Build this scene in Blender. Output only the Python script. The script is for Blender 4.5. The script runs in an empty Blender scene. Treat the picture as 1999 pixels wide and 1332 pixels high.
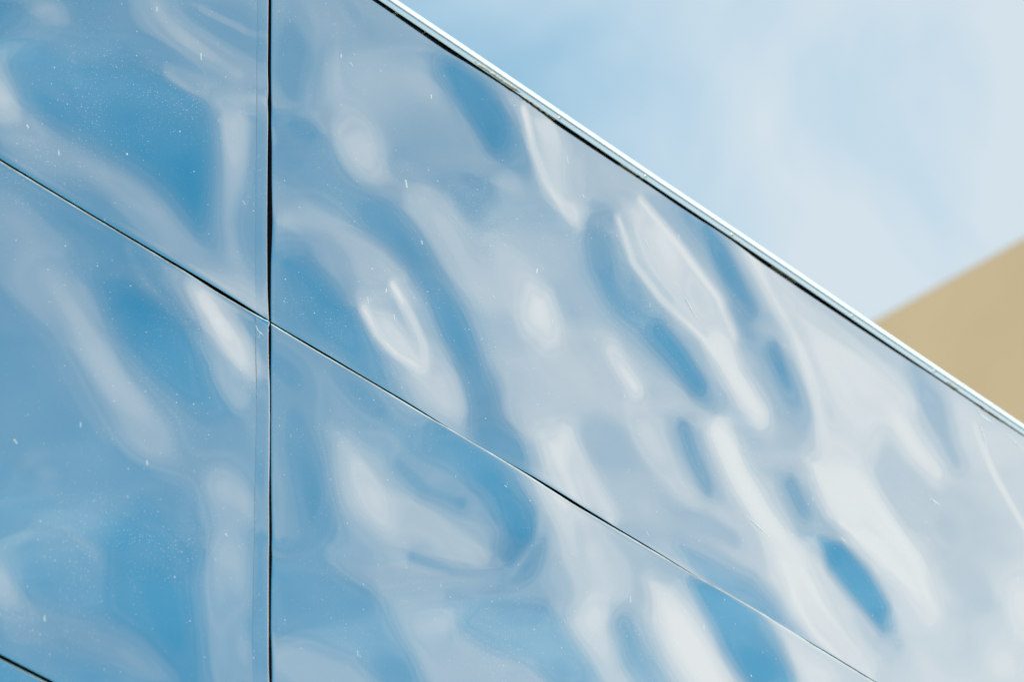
import bpy, math
import numpy as np
from mathutils import Matrix, Vector

# ---------------------------------------------------------------- camera
scene = bpy.context.scene
CAM = Vector((-5.94837, -5.78665, 1.6))
ROT = Matrix(((0.66432379, -0.41343748, -0.62269042),
              (-0.74676709, -0.40259864, -0.52938951),
              (-0.03182485, 0.81669075, -0.57619735)))
cam_data = bpy.data.cameras.new("camera")
cam = bpy.data.objects.new("camera", cam_data)
scene.collection.objects.link(cam)
cam.matrix_world = Matrix.Translation(CAM) @ ROT.to_4x4()
cam_data.sensor_width = 36.0
cam_data.lens = 154.88
cam_data.clip_end = 3000.0
cam_data.dof.use_dof = True
cam_data.dof.focus_distance = 10.6
cam_data.dof.aperture_fstop = 4.0
scene.camera = cam

# ---------------------------------------------------------------- sun and sky
SUN = Vector((-0.60, -0.50, 0.62)).normalized()
EDGE = Vector((-0.6643, -0.7468, 0.0318))       # across the edge of the cloud sheet, towards the open blue
BAND = 0.13                                      # half width of the soft cloud edge

world = bpy.data.worlds.new("World")
scene.world = world
world.use_nodes = True
wt = world.node_tree
wt.nodes.clear()


def node(tree, kind, **kw):
    n = tree.nodes.new(kind)
    for k, v in kw.items():
        if k in n.inputs:
            n.inputs[k].default_value = v
        else:
            setattr(n, k, v)
    return n


def math_node(tree, op, a, b=None, c=None, clamp=False):
    n = tree.nodes.new('ShaderNodeMath')
    n.operation = op
    n.use_clamp = clamp
    for i, v in enumerate((a, b, c)):
        if v is None:
            continue
        if isinstance(v, (int, float)):
            n.inputs[i].default_value = v
        else:
            tree.links.new(v, n.inputs[i])
    return n.outputs[0]


def ramp(tree, fac, stops, mode='EASE'):
    n = tree.nodes.new('ShaderNodeValToRGB')
    n.color_ramp.interpolation = mode
    el = n.color_ramp.elements
    while len(el) > 1:
        el.remove(el[-1])
    el[0].position = stops[0][0]
    el[0].color = (stops[0][1],) * 3 + (1,)
    for p, v in stops[1:]:
        e = el.new(p)
        e.color = (v, v, v, 1)
    tree.links.new(fac, n.inputs['Fac'])
    return n.outputs['Color']


sky = node(wt, 'ShaderNodeTexSky', sky_type='NISHITA')
sky.sun_disc = False
sky.sun_elevation = math.asin(SUN.z)
sky.sun_rotation = math.atan2(SUN.x, SUN.y)
sky.altitude = 300
sky.air_density = 1.0
sky.dust_density = 0.3
sky.ozone_density = 2.5
tint = node(wt, 'ShaderNodeMix', data_type='RGBA', blend_type='MULTIPLY')
tint.inputs[0].default_value = 1.0
tint.inputs[7].default_value = (0.30, 1.22, 1.16, 1)
wt.links.new(sky.outputs[0], tint.inputs[6])

tc = node(wt, 'ShaderNodeTexCoord')
direction = tc.outputs['Generated']
dot = node(wt, 'ShaderNodeVectorMath', operation='DOT_PRODUCT')
wt.links.new(direction, dot.inputs[0])
dot.inputs[1].default_value = EDGE
f = dot.outputs['Value']


def sky_noise(scale, detail, rough, dist, off=(0, 0, 0), sc=(1, 1, 1)):
    mp = node(wt, 'ShaderNodeMapping')
    mp.inputs['Location'].default_value = off
    mp.inputs['Scale'].default_value = sc
    wt.links.new(direction, mp.inputs['Vector'])
    n = node(wt, 'ShaderNodeTexNoise', Scale=scale, Detail=detail, Roughness=rough, Distortion=dist)
    wt.links.new(mp.outputs[0], n.inputs['Vector'])
    return n.outputs['Fac']


wisps = sky_noise(9.0, 5.0, 0.5, 0.8, (3.1, 1.7, 0.4), (1, 1, 1))
broad = sky_noise(11.0, 6.0, 0.55, 1.0, (0.25, 2.2, 5.0), (1, 1, 1))
# long thin streaks of cirrus lie along the edge of the sheet
across = math_node(wt, 'MULTIPLY', f, 26.0)
along = node(wt, 'ShaderNodeVectorMath', operation='DOT_PRODUCT')
wt.links.new(direction, along.inputs[0])
along.inputs[1].default_value = (0.32, -0.24, -3.2)
comb = node(wt, 'ShaderNodeCombineXYZ')
wt.links.new(across, comb.inputs[0])
wt.links.new(along.outputs['Value'], comb.inputs[1])
streak = node(wt, 'ShaderNodeTexNoise', Scale=1.0, Detail=5.0, Roughness=0.6, Distortion=0.5)
wt.links.new(comb.outputs[0], streak.inputs['Vector'])
comb2 = node(wt, 'ShaderNodeCombineXYZ')
wt.links.new(math_node(wt, 'MULTIPLY', f, 75.0), comb2.inputs[0])
wt.links.new(math_node(wt, 'MULTIPLY', along.outputs['Value'], 2.6), comb2.inputs[1])
comb2.inputs[2].default_value = 4.0
threads = node(wt, 'ShaderNodeTexNoise', Scale=1.0, Detail=4.0, Roughness=0.55, Distortion=0.9)
wt.links.new(comb2.outputs[0], threads.inputs['Vector'])
v = math_node(wt, 'DIVIDE', f, BAND)
v = math_node(wt, 'ADD', v, math_node(wt, 'MULTIPLY_ADD', threads.outputs['Fac'], 0.5, -0.25))
v = math_node(wt, 'ADD', v, math_node(wt, 'MULTIPLY_ADD', streak.outputs['Fac'], 0.42, -0.21))
v = math_node(wt, 'ADD', v, math_node(wt, 'MULTIPLY', math_node(wt, 'SUBTRACT', wisps, 0.5), 0.7))
pos = math_node(wt, 'MULTIPLY_ADD', v, -1 / 2.6, 0.5, clamp=True)
cover = ramp(wt, pos, [(0.04, 0.0), (0.115, 0.0), (0.31, 0.13), (0.5, 0.40), (0.69, 0.72), (0.885, 0.98), (1.0, 1.0)], 'B_SPLINE')
# deep inside the sheet the veil is thin on one side, and brighter and bluer where it is thin
inside = math_node(wt, 'MULTIPLY_ADD', f, -1 / 0.35, -1.0, clamp=True)
dot2 = node(wt, 'ShaderNodeVectorMath', operation='DOT_PRODUCT')
wt.links.new(direction, dot2.inputs[0])
dot2.inputs[1].default_value = (-0.75, 0.6, 0.1)
thin = math_node(wt, 'MULTIPLY_ADD', dot2.outputs['Value'], 9.0, 1.55)
thin = math_node(wt, 'ADD', thin, math_node(wt, 'MULTIPLY_ADD', broad, 1.9, -1.0), clamp=True)
thin = math_node(wt, 'MULTIPLY', inside, math_node(wt, 'MULTIPLY_ADD', thin, 0.92, 0.08))
cover = math_node(wt, 'SUBTRACT', cover, math_node(wt, 'MULTIPLY', thin, 0.52))
veil = node(wt, 'ShaderNodeMix', data_type='RGBA')
wt.links.new(thin, veil.inputs[0])
lit = node(wt, 'ShaderNodeMix', data_type='RGBA')
wt.links.new(inside, lit.inputs[0])
lit.inputs[6].default_value = (5.68, 5.93, 5.95, 1)
lit.inputs[7].default_value = (4.9, 5.5, 5.9, 1)
wt.links.new(lit.outputs[2], veil.inputs[6])
veil.inputs[7].default_value = (4.0, 5.9, 7.2, 1)
cloud_mix = node(wt, 'ShaderNodeMix', data_type='RGBA')
wt.links.new(cover, cloud_mix.inputs[0])
wt.links.new(tint.outputs[2], cloud_mix.inputs[6])
wt.links.new(veil.outputs[2], cloud_mix.inputs[7])
bg = node(wt, 'ShaderNodeBackground', Strength=0.1)
wt.links.new(cloud_mix.outputs[2], bg.inputs['Color'])
wo = node(wt, 'ShaderNodeOutputWorld')
wt.links.new(bg.outputs[0], wo.inputs['Surface'])

sun_data = bpy.data.lights.new("sun", 'SUN')
sun_data.energy = 3.5
sun_data.angle = math.radians(0.5)
sun_data.color = (1.0, 0.95, 0.87)
sun = bpy.data.objects.new("sun", sun_data)
scene.collection.objects.link(sun)
sun.rotation_euler = SUN.to_track_quat('Z', 'Y').to_euler()
sun.location = (-20, -20, 30)

scene.view_settings.view_transform = 'Standard'
scene.view_settings.look = 'None'
scene.view_settings.gamma = 1.0
scene.view_settings.exposure = 0.5
scene.cycles.use_denoising = True

# ---------------------------------------------------------------- helpers
Z0 = 7.519            # height of the first joint below the roof edge
ROW_TOP = 1.200       # visible height of the top panels
ROW = 1.245           # height of the panels below
COL = 3.6             # length of a panel


def tag(o, label=None, category=None, group=None, kind=None):
    if label: o["label"] = label
    if category: o["category"] = category
    if group: o["group"] = group
    if kind: o["kind"] = kind
    return o


def link(name, mesh, parent=None, loc=(0, 0, 0)):
    o = bpy.data.objects.new(name, mesh)
    scene.collection.objects.link(o)
    o.location = loc
    if parent: o.parent = parent
    return o


def mesh_of(name, verts, faces, mats, smooth=False, idx=None):
    me = bpy.data.meshes.new(name)
    me.from_pydata([tuple(map(float, p)) for p in verts], [], faces)
    for m in mats: me.materials.append(m)
    if smooth: me.polygons.foreach_set('use_smooth', [True] * len(me.polygons))
    if idx is not None: me.polygons.foreach_set('material_index', idx)
    me.update()
    return me


def box(bounds, chamfer=0.0):
    x0, x1, y0, y1, z0, z1 = bounds
    vs = [(x, y, z) for x in (x0, x1) for y in (y0, y1) for z in (z0, z1)]
    fs = [(0, 1, 3, 2), (4, 6, 7, 5), (0, 4, 5, 1), (2, 3, 7, 6), (0, 2, 6, 4), (1, 5, 7, 3)]
    return vs, fs


def extrude(profile, x0, x1, nx=1, wob=None, closed=True):
    """profile in (y, z), swept along x"""
    xs = np.linspace(x0, x1, nx + 1)
    vs, fs = [], []
    n = len(profile)
    for x in xs:
        dy, dz = wob(x) if wob else (0, 0)
        vs += [(x, y + dy, z + dz) for y, z in profile]
    for i in range(nx):
        for j in range(n if closed else n - 1):
            k = (j + 1) % n
            fs.append((i * n + j, i * n + k, (i + 1) * n + k, (i + 1) * n + j))
    if closed:
        fs.append(tuple(range(n - 1, -1, -1)))
        fs.append(tuple(nx * n + j for j in range(n)))
    return vs, fs


# ---------------------------------------------------------------- materials
def principled(name, color, rough, metal=0.0):
    m = bpy.data.materials.new(name)
    m.use_nodes = True
    b = m.node_tree.nodes['Principled BSDF']
    b.inputs['Base Color'].default_value = (*color, 1)
    b.inputs['Roughness'].default_value = rough
    b.inputs['Metallic'].default_value = metal
    return m, m.node_tree, b


def panel_material():
    m, t, b = principled('mirror_metal', (0.93, 0.945, 0.955), 0.035, 1.0)
    out = t.nodes['Material Output']
    tcn = node(t, 'ShaderNodeTexCoord')
    obj = tcn.outputs['Object']

    def mapped(scale, loc=(0, 0, 0)):
        mp = node(t, 'ShaderNodeMapping')
        mp.inputs['Scale'].default_value = scale
        mp.inputs['Location'].default_value = loc
        sx = node(t, 'ShaderNodeSeparateXYZ')
        cx = node(t, 'ShaderNodeCombineXYZ')
        t.links.new(obj, sx.inputs[0])
        t.links.new(sx.outputs[0], cx.inputs[0])
        t.links.new(sx.outputs[2], cx.inputs[1])
        t.links.new(cx.outputs[0], mp.inputs['Vector'])
        return mp.outputs[0]

    def noise(vec, scale, detail=2.0, rough=0.5):
        n = node(t, 'ShaderNodeTexNoise', Scale=scale, Detail=detail, Roughness=rough)
        t.links.new(vec, n.inputs['Vector'])
        return n.outputs['Fac']

    flat = mapped((1, 1, 1))
    patches = noise(flat, 2.3, 3.0, 0.6)
    dusty = math_node(t, 'MULTIPLY_ADD', patches, 4.5, -2.0, clamp=True)

    def specks(vec, scale, size, power, base):
        vo = node(t, 'ShaderNodeTexVoronoi', voronoi_dimensions='2D', Scale=scale)
        t.links.new(vec, vo.inputs['Vector'])
        sep = node(t, 'ShaderNodeSeparateColor')
        t.links.new(vo.outputs['Color'], sep.inputs[0])
        r = math_node(t, 'POWER', sep.outputs[0], power)
        r = math_node(t, 'MULTIPLY', r, size)
        gate = math_node(t, 'MULTIPLY_ADD', dusty, 1 - base, base)
        r = math_node(t, 'MULTIPLY', r, gate)
        d = math_node(t, 'SUBTRACT', r, vo.outputs['Distance'])
        k = math_node(t, 'MULTIPLY', d, 110.0, clamp=True)
        return math_node(t, 'MULTIPLY', k, math_node(t, 'MULTIPLY_ADD', sep.outputs[1], 0.6, 0.4))

    s1 = specks(flat, 20.0, 0.050, 3.0, 0.75)
    s2 = specks(mapped((1, 1, 1), (3, 5, 0)), 52.0, 0.075, 2.4, 0.6)
    s3 = specks(mapped((1, 0.28, 1), (1.3, 2.2, 0)), 14.0, 0.05, 5.0, 0.6)
    s4 = specks(mapped((1, 1, 1), (7, 1, 0)), 140.0, 0.22, 2.0, 0.22)
    tot = math_node(t, 'MAXIMUM', math_node(t, 'MAXIMUM', s1, s2), math_node(t, 'MAXIMUM', math_node(t, 'MULTIPLY', s3, 0.6), math_node(t, 'MULTIPLY', s4, 0.55)))
    film = noise(flat, 1.4, 5.0, 0.65)
    film = math_node(t, 'MULTIPLY_ADD', film, 0.09, -0.028, clamp=True)
    fine = noise(flat, 420.0, 1.0, 0.5)
    film = math_node(t, 'ADD', film, math_node(t, 'MULTIPLY', math_node(t, 'MULTIPLY', fine, dusty), 0.05))
    mask = math_node(t, 'MAXIMUM', math_node(t, 'MULTIPLY', tot, 0.85), film, clamp=True)
    dust = node(t, 'ShaderNodeBsdfDiffuse', Color=(0.78, 0.76, 0.73, 1))
    mix = node(t, 'ShaderNodeMixShader')
    t.links.new(mask, mix.inputs[0])
    t.links.new(b.outputs[0], mix.inputs[1])
    t.links.new(dust.outputs[0], mix.inputs[2])
    t.links.new(mix.outputs[0], out.inputs['Surface'])
    return m


M_PANEL = panel_material()
M_LIP, _t, _b = principled('panel_lip_highlight', (0.80, 0.77, 0.72), 0.45, 0.2)  # pale tone paints the seam highlight onto the lip, brown breaks it up
_n = node(_t, 'ShaderNodeTexNoise', Scale=4.0, Detail=7.0, Roughness=0.7)
_c = node(_t, 'ShaderNodeTexCoord')
_t.links.new(_c.outputs['Object'], _n.inputs['Vector'])
_r = node(_t, 'ShaderNodeValToRGB')
_r.color_ramp.elements[0].position = 0.40; _r.color_ramp.elements[0].color = (0.22, 0.17, 0.12, 1)
_r.color_ramp.elements[1].position = 0.60; _r.color_ramp.elements[1].color = (0.88, 0.86, 0.82, 1)
_t.links.new(_n.outputs['Fac'], _r.inputs['Fac'])
_t.links.new(_r.outputs['Color'], _b.inputs['Base Color'])
M_DARK, _, _b = principled('black_backing_and_shade', (0.004, 0.004, 0.005), 1.0)  # backing wall; also paints shade into panel returns, bends and trim underside
_b.inputs['Specular IOR Level'].default_value = 0.0
M_GAP_SHADE, _, _ = principled('gap_shade_black', (0.008, 0.008, 0.009), 0.7)  # black that stands in for the shadow in the gap under the trim
M_MARK, _, _ = principled('dried_dirt', (0.80, 0.78, 0.74), 0.9)
M_SEAL, _t, _b = principled('cream_sealant', (0.74, 0.62, 0.48), 0.8)
_n = node(_t, 'ShaderNodeTexNoise', Scale=90.0, Detail=4.0)
_r = node(_t, 'ShaderNodeValToRGB')
_r.color_ramp.elements[0].position = 0.38; _r.color_ramp.elements[0].color = (0.12, 0.09, 0.06, 1)
_r.color_ramp.elements[1].position = 0.52; _r.color_ramp.elements[1].color = (0.80, 0.66, 0.50, 1)
_t.links.new(_n.outputs['Fac'], _r.inputs['Fac'])
_t.links.new(_r.outputs['Color'], _b.inputs['Base Color'])
M_TRIM, _t, _b = principled('white_enamel_trim', (0.85, 0.86, 0.87), 0.35)
M_FACE, _t, _b = principled('brushed_trim_face', (0.84, 0.86, 0.88), 0.28, 0.6)
_n = node(_t, 'ShaderNodeTexNoise', Scale=60.0, Detail=5.0)
_r = node(_t, 'ShaderNodeValToRGB')
_r.color_ramp.elements[0].position = 0.3; _r.color_ramp.elements[0].color = (0.74, 0.76, 0.78, 1)
_r.color_ramp.elements[1].position = 0.7; _r.color_ramp.elements[1].color = (0.93, 0.94, 0.95, 1)
_t.links.new(_n.outputs['Fac'], _r.inputs['Fac'])
_t.links.new(_r.outputs['Color'], _b.inputs['Base Color'])
M_RIVET, _, _ = principled('rivet_metal', (0.80, 0.74, 0.72), 0.4, 0.6)


def mottled(name, c0, c1, scale, rough=0.9):
    m, t, b = principled(name, c0, rough)
    n = node(t, 'ShaderNodeTexNoise', Scale=scale, Detail=6.0, Roughness=0.6)
    c = node(t, 'ShaderNodeTexCoord')
    t.links.new(c.outputs['Object'], n.inputs['Vector'])
    r = node(t, 'ShaderNodeValToRGB')
    r.color_ramp.elements[0].position = 0.3; r.color_ramp.elements[0].color = (*c0, 1)
    r.color_ramp.elements[1].position = 0.7; r.color_ramp.elements[1].color = (*c1, 1)
    t.links.new(n.outputs['Fac'], r.inputs['Fac'])
    t.links.new(r.outputs['Color'], b.inputs['Base Color'])
    return m


M_TAN = mottled('tan_render', (0.445, 0.295, 0.168), (0.490, 0.325, 0.190), 0.5)
M_GROUND = mottled('paving', (0.16, 0.155, 0.15), (0.24, 0.23, 0.22), 1.2)
M_ROOF = mottled('roof_felt', (0.08, 0.08, 0.085), (0.12, 0.12, 0.12), 2.0)
M_GLASS, _, _ = principled('window_glass', (0.03, 0.04, 0.05), 0.05)
M_FRAME, _, _ = principled('window_frame_paint', (0.10, 0.09, 0.08), 0.5)

# ---------------------------------------------------------------- the dents of the panels
# Each dent is a reflection patch traced in image coordinates, given on the wall in metres (along the wall, up from the joint): ellipses (E), patches with
# an outline (P) and strokes (S), with the reflected tone wanted there, blue to white, and how strongly it overrides what lies around it.
DENTS = {
 'A': [
  ('E', [-0.869, 0.443, 0.125, 0.015, -0.037, -0.101], 0.49, 1.0, 1.0),
  ('E', [-0.729, 0.481, 0.079, 0.032, -0.009, -0.056], -0.28, 0.8, 1.0),
  ('E', [-0.172, 0.812, 0.158, 0.038, -0.018, -0.055], 0.24, 0.8, 1.0),
  ('E', [-0.473, 0.588, 0.133, 0.047, -0.014, -0.068], 0.12, 0.7, 1.0),
  ('S', [(-0.418, 0.744), (-0.358, 0.686), (-0.248, 0.673), (-0.101, 0.688)], 0.034, -0.26, 0.85),
  ('E', [-0.265, 0.664, 0.103, 0.005, -0.017, -0.036], -0.41, 0.7, 1.0),
  ('S', [(-0.223, 0.797), (-0.084, 0.824)], 0.008, -0.16, 0.5),
  ('S', [(-0.891, 0.246), (-0.833, 0.324), (-0.757, 0.383), (-0.647, 0.417), (-0.455, 0.522), (-0.305, 0.547), (-0.186, 0.554), (-0.014, 0.637)], 0.024, -0.14, 0.8),
  ('P', [(-0.818, 0.288), (-0.74, 0.353), (-0.55, 0.429), (-0.471, 0.494), (-0.372, 0.524), (-0.271, 0.529), (-0.2, 0.523), (-0.192, 0.399), (-0.177, 0.301), (-0.191, 0.19), (-0.24, 0.127), (-0.307, 0.171), (-0.382, 0.233), (-0.48, 0.238), (-0.623, 0.205), (-0.718, 0.214), (-0.79, 0.253)], 0.022, 0.56, 1.0),
  ('E', [-0.386, 0.395, 0.168, -0.041, -0.074, -0.119], 0.72, 0.8, 1.0),
  ('E', [-0.243, 0.295, 0.019, -0.153, -0.053, -0.033], 0.69, 0.8, 1.0),
  ('E', [-0.706, 0.287, 0.079, 0.008, -0.019, -0.05], 0.4, 0.7, 1.0),
  ('E', [-0.658, 0.278, 0.096, 0.01, -0.012, -0.03], 0.29, 0.6, 1.0),
  ('E', [-0.839, 0.138, 0.074, -0.095, -0.055, -0.057], -0.68, 0.95, 1.0),
  ('E', [-0.745, 0.091, 0.11, -0.025, -0.03, -0.051], -0.54, 0.85, 1.0),
  ('S', [(-0.791, 0.094), (-0.636, 0.122), (-0.493, 0.128), (-0.38, 0.103), (-0.248, 0.043), (-0.081, -0.001)], 0.042, -0.3, 0.85),
  ('S', [(-0.118, 0.524), (-0.125, 0.375), (-0.133, 0.206), (-0.098, 0.048)], 0.034, -0.3, 0.9),
  ('E', [-0.1, 0.435, 0.014, -0.128, -0.044, -0.028], -0.38, 0.6, 1.0),
  ('S', [(-0.178, 0.528), (-0.014, 0.598)], 0.009, 0.06, 0.7),
  ('S', [(-0.186, 0.554), (-0.005, 0.65)], 0.008, -0.29, 0.6),
  ('E', [-0.148, 0.022, 0.118, -0.026, -0.043, -0.066], -0.46, 0.7, 1.0),
  ('E', [-0.411, 0.057, 0.098, -0.006, -0.012, -0.023], -0.14, 0.4, 1.0),
  ('S', [(-0.338, 0.528), (-0.254, 0.523), (-0.169, 0.548)], 0.01, -0.24, 0.5),
 ],
 'B': [
  ('E', [0.075, 0.83, 0.035, -0.17, -0.074, -0.054], 0.51, 0.9, 1.0),
  ('E', [0.057, 0.74, 0.035, -0.074, -0.044, -0.038], 0.61, 0.6, 1.0),
  ('S', [(0.158, 1.041), (0.193, 0.931), (0.197, 0.773), (0.128, 0.702), (0.013, 0.633)], 0.009, 0.1, 0.6),
  ('S', [(0.231, 1.035), (0.224, 0.901), (0.237, 0.796)], 0.01, -0.02, 0.6),
  ('E', [0.101, 0.624, 0.09, 0.031, -0.01, -0.042], 0.76, 0.9, 1.0),
  ('E', [0.03, 0.561, 0.017, -0.068, -0.034, -0.025], 0.58, 0.7, 1.0),
  ('E', [0.056, 0.475, 0.088, -0.029, -0.049, -0.07], 0.51, 0.7, 1.0),
  ('E', [0.297, 1.107, 0.055, -0.033, -0.027, -0.034], 0.51, 0.8, 1.0),
  ('E', [0.351, 1.007, 0.111, -0.05, -0.072, -0.095], 0.01, 0.8, 1.0),
  ('E', [0.542, 1.085, 0.134, -0.022, -0.065, -0.1], -0.04, 0.7, 1.0),
  ('E', [0.429, 1.119, 0.075, -0.039, -0.045, -0.058], 0.06, 0.6, 1.0),
  ('E', [0.481, 0.951, 0.133, 0.01, -0.039, -0.079], 0.18, 0.6, 1.0),
  ('E', [0.308, 0.685, 0.072, -0.047, -0.063, -0.074], -0.54, 0.95, 1.3),
  ('E', [0.291, 0.747, 0.054, -0.033, -0.044, -0.054], -0.19, 0.6, 1.0),
  ('E', [0.198, 0.507, 0.162, -0.005, -0.04, -0.073], 0.36, 0.8, 1.0),
  ('E', [0.2, 0.743, 0.072, -0.039, -0.043, -0.054], 0.11, 0.5, 1.0),
  ('E', [0.613, 0.912, 0.153, -0.029, -0.079, -0.117], 0.24, 0.7, 1.0),
  ('S', [(0.476, 0.754), (0.59, 0.785), (0.708, 0.875), (0.808, 0.955)], 0.01, 0.26, 0.5),
  ('E', [0.589, 0.753, 0.135, 0.042, -0.014, -0.045], 0.38, 0.7, 1.0),
  ('E', [0.744, 0.822, 0.098, 0.021, -0.019, -0.047], 0.46, 0.7, 1.0),
  ('S', [(0.659, 1.137), (0.736, 1.097), (0.821, 1.029), (0.867, 0.955)], 0.036, 0.68, 0.9),
  ('P', [(0.669, 1.142), (0.768, 1.166), (0.846, 1.143), (0.883, 1.08), (0.873, 1.0), (0.809, 0.972), (0.723, 1.032), (0.677, 1.08)], 0.016, 0.96, 1.0),
  ('S', [(0.614, 0.945), (0.728, 0.911), (0.855, 0.916)], 0.01, 0.16, 0.3),
  ('E', [0.907, 0.96, 0.036, -0.079, -0.051, -0.042], 0.16, 0.8, 1.0),
  ('E', [0.918, 1.184, 0.026, -0.036, -0.03, -0.029], 0.11, 0.7, 1.0),
  ('P', [(0.957, 1.164), (1.05, 1.2), (1.118, 1.145), (1.107, 0.971), (1.167, 0.953), (1.133, 0.885), (1.053, 0.908), (0.988, 0.989)], 0.014, -0.49, 1.0),
  ('S', [(0.933, 1.168), (0.961, 1.057), (1.011, 0.968), (1.08, 0.914), (1.144, 0.911)], 0.009, -0.72, 0.9),
  ('E', [1.135, 0.928, 0.057, -0.003, -0.029, -0.045], -0.89, 0.85, 1.0),
  ('E', [1.047, 1.156, 0.039, -0.029, -0.036, -0.039], -0.66, 0.6, 1.0),
  ('E', [1.262, 1.14, 0.055, -0.105, -0.074, -0.062], -0.14, 0.9, 1.0),
  ('E', [1.155, 1.081, 0.009, -0.112, -0.03, -0.019], -0.34, 0.5, 1.0),
  ('E', [1.246, 1.216, 0.104, -0.011, -0.034, -0.051], -0.19, 0.8, 1.0),
  ('S', [(0.844, 0.893), (0.958, 0.808), (1.056, 0.778)], 0.036, -0.09, 0.7),
  ('E', [0.721, 0.728, 0.056, -0.05, -0.041, -0.042], 0.21, 0.7, 1.0),
  ('S', [(0.378, 0.511), (0.487, 0.461), (0.567, 0.379), (0.648, 0.282), (0.727, 0.169), (0.769, 0.054)], 0.036, 0.51, 0.92),
  ('S', [(0.287, 0.509), (0.414, 0.5)], 0.024, 0.36, 0.6),
  ('E', [0.647, 0.266, 0.053, -0.065, -0.041, -0.037], 0.58, 0.6, 1.0),
  ('E', [0.732, 0.066, 0.053, -0.064, -0.058, -0.051], 0.64, 0.8, 1.0),
  ('E', [0.843, 0.045, 0.054, -0.049, -0.044, -0.041], 0.61, 0.8, 1.0),
  ('S', [(0.529, 0.632), (0.639, 0.573), (0.767, 0.451), (0.829, 0.343)], 0.04, -0.24, 0.9),
  ('E', [0.622, 0.611, 0.055, -0.05, -0.04, -0.041], -0.39, 0.6, 1.0),
  ('E', [0.161, 0.394, 0.107, -0.004, -0.04, -0.072], 0.01, 0.8, 1.0),
  ('S', [(0.056, 0.322), (0.214, 0.385), (0.357, 0.377), (0.483, 0.304), (0.589, 0.192), (0.622, 0.072)], 0.03, -0.19, 0.9),
  ('E', [0.355, 0.284, 0.088, -0.091, -0.057, -0.056], -0.09, 0.8, 1.0),
  ('P', [(0.021, 0.192), (0.107, 0.245), (0.194, 0.2), (0.255, 0.157), (0.307, 0.095), (0.297, 0.016), (0.192, 0.022), (0.054, 0.01), (0.012, 0.062)], 0.02, 0.68, 1.0),
  ('P', [(0.046, 0.19), (0.124, 0.216), (0.211, 0.165), (0.246, 0.13), (0.193, 0.103), (0.115, 0.122)], 0.016, 0.96, 0.85),
  ('E', [0.314, 0.01, 0.07, -0.024, -0.051, -0.067], 0.58, 0.8, 1.0),
  ('E', [0.42, -0.041, 0.089, -0.03, -0.026, -0.033], 0.51, 0.7, 1.0),
  ('E', [0.055, 0.04, 0.069, -0.009, -0.031, -0.051], 0.56, 0.7, 1.0),
  ('P', [(0.3, 0.21), (0.409, 0.251), (0.49, 0.232), (0.551, 0.142), (0.585, 0.069), (0.512, 0.063), (0.405, 0.099), (0.335, 0.138)], 0.018, -0.44, 1.0),
  ('S', [(0.304, 0.19), (0.352, 0.14), (0.423, 0.116), (0.499, 0.123), (0.536, 0.147), (0.525, 0.205), (0.481, 0.258), (0.414, 0.322)], 0.009, -0.86, 0.9),
  ('E', [0.416, 0.172, 0.054, -0.018, -0.024, -0.031], -0.76, 0.8, 1.0),
  ('E', [0.505, 0.142, 0.036, -0.015, -0.022, -0.027], -0.94, 0.7, 1.0),
  ('S', [(0.454, 0.275), (0.489, 0.217), (0.5, 0.162)], 0.007, -0.44, 0.7),
  ('E', [0.567, 0.075, 0.054, -0.033, -0.054, -0.059], -0.26, 0.85, 1.0),
  ('E', [0.55, 0.127, 0.043, -0.068, -0.038, -0.031], -0.39, 0.5, 1.0),
  ('E', [0.944, 0.527, 0.108, -0.166, -0.129, -0.11], -0.42, 0.9, 1.0),
  ('E', [0.87, 0.616, 0.075, -0.057, -0.041, -0.042], -0.34, 0.7, 1.0),
  ('P', [(0.937, 0.587), (1.017, 0.612), (1.059, 0.554), (1.048, 0.469), (0.997, 0.44), (0.92, 0.452), (0.893, 0.485)], 0.018, -0.82, 1.0),
  ('E', [1.11, 0.677, 0.095, -0.08, -0.054, -0.054], -0.19, 0.7, 1.0),
  ('E', [1.097, 0.8, 0.121, -0.002, -0.037, -0.06], -0.12, 0.7, 1.0),
  ('E', [1.114, 0.423, 0.117, -0.037, -0.06, -0.074], -0.34, 0.7, 1.0),
  ('S', [(1.263, 0.562), (1.301, 0.525), (1.349, 0.484)], 0.022, -0.7, 0.95),
  ('E', [1.226, 0.607, 0.095, -0.08, -0.065, -0.064], -0.4, 0.6, 1.0),
  ('S', [(1.196, 0.919), (1.218, 0.799), (1.305, 0.729), (1.415, 0.687), (1.556, 0.628), (1.657, 0.58)], 0.028, 0.23, 0.92),
  ('E', [1.242, 0.844, 0.023, -0.087, -0.042, -0.029], 0.31, 0.8, 1.0),
  ('S', [(1.449, 0.721), (1.539, 0.677), (1.608, 0.621)], 0.021, 0.7, 0.9),
  ('E', [1.362, 0.808, 0.037, -0.063, -0.037, -0.03], 0.26, 0.5, 1.0),
  ('E', [1.272, 0.993, 0.038, -0.047, -0.039, -0.036], 0.06, 0.7, 1.0),
  ('P', [(1.33, 1.075), (1.428, 1.12), (1.572, 1.069), (1.736, 0.977), (1.794, 0.897), (1.783, 0.791), (1.696, 0.78), (1.572, 0.817), (1.449, 0.853), (1.371, 0.929)], 0.012, -0.66, 1.0),
  ('S', [(1.305, 1.011), (1.358, 0.889), (1.468, 0.83), (1.613, 0.796), (1.695, 0.763)], 0.008, -0.82, 0.85),
  ('S', [(1.407, 1.125), (1.571, 1.06), (1.725, 0.971), (1.785, 0.875)], 0.009, -0.89, 0.9),
  ('S', [(1.345, 0.999), (1.411, 0.9), (1.512, 0.852)], 0.007, -0.34, 0.7),
  ('E', [1.635, 0.924, 0.049, -0.05, -0.032, -0.03], -0.44, 0.7, 1.0),
  ('E', [1.505, 1.034, 0.058, -0.071, -0.037, -0.033], -0.79, 0.7, 1.0),
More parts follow.
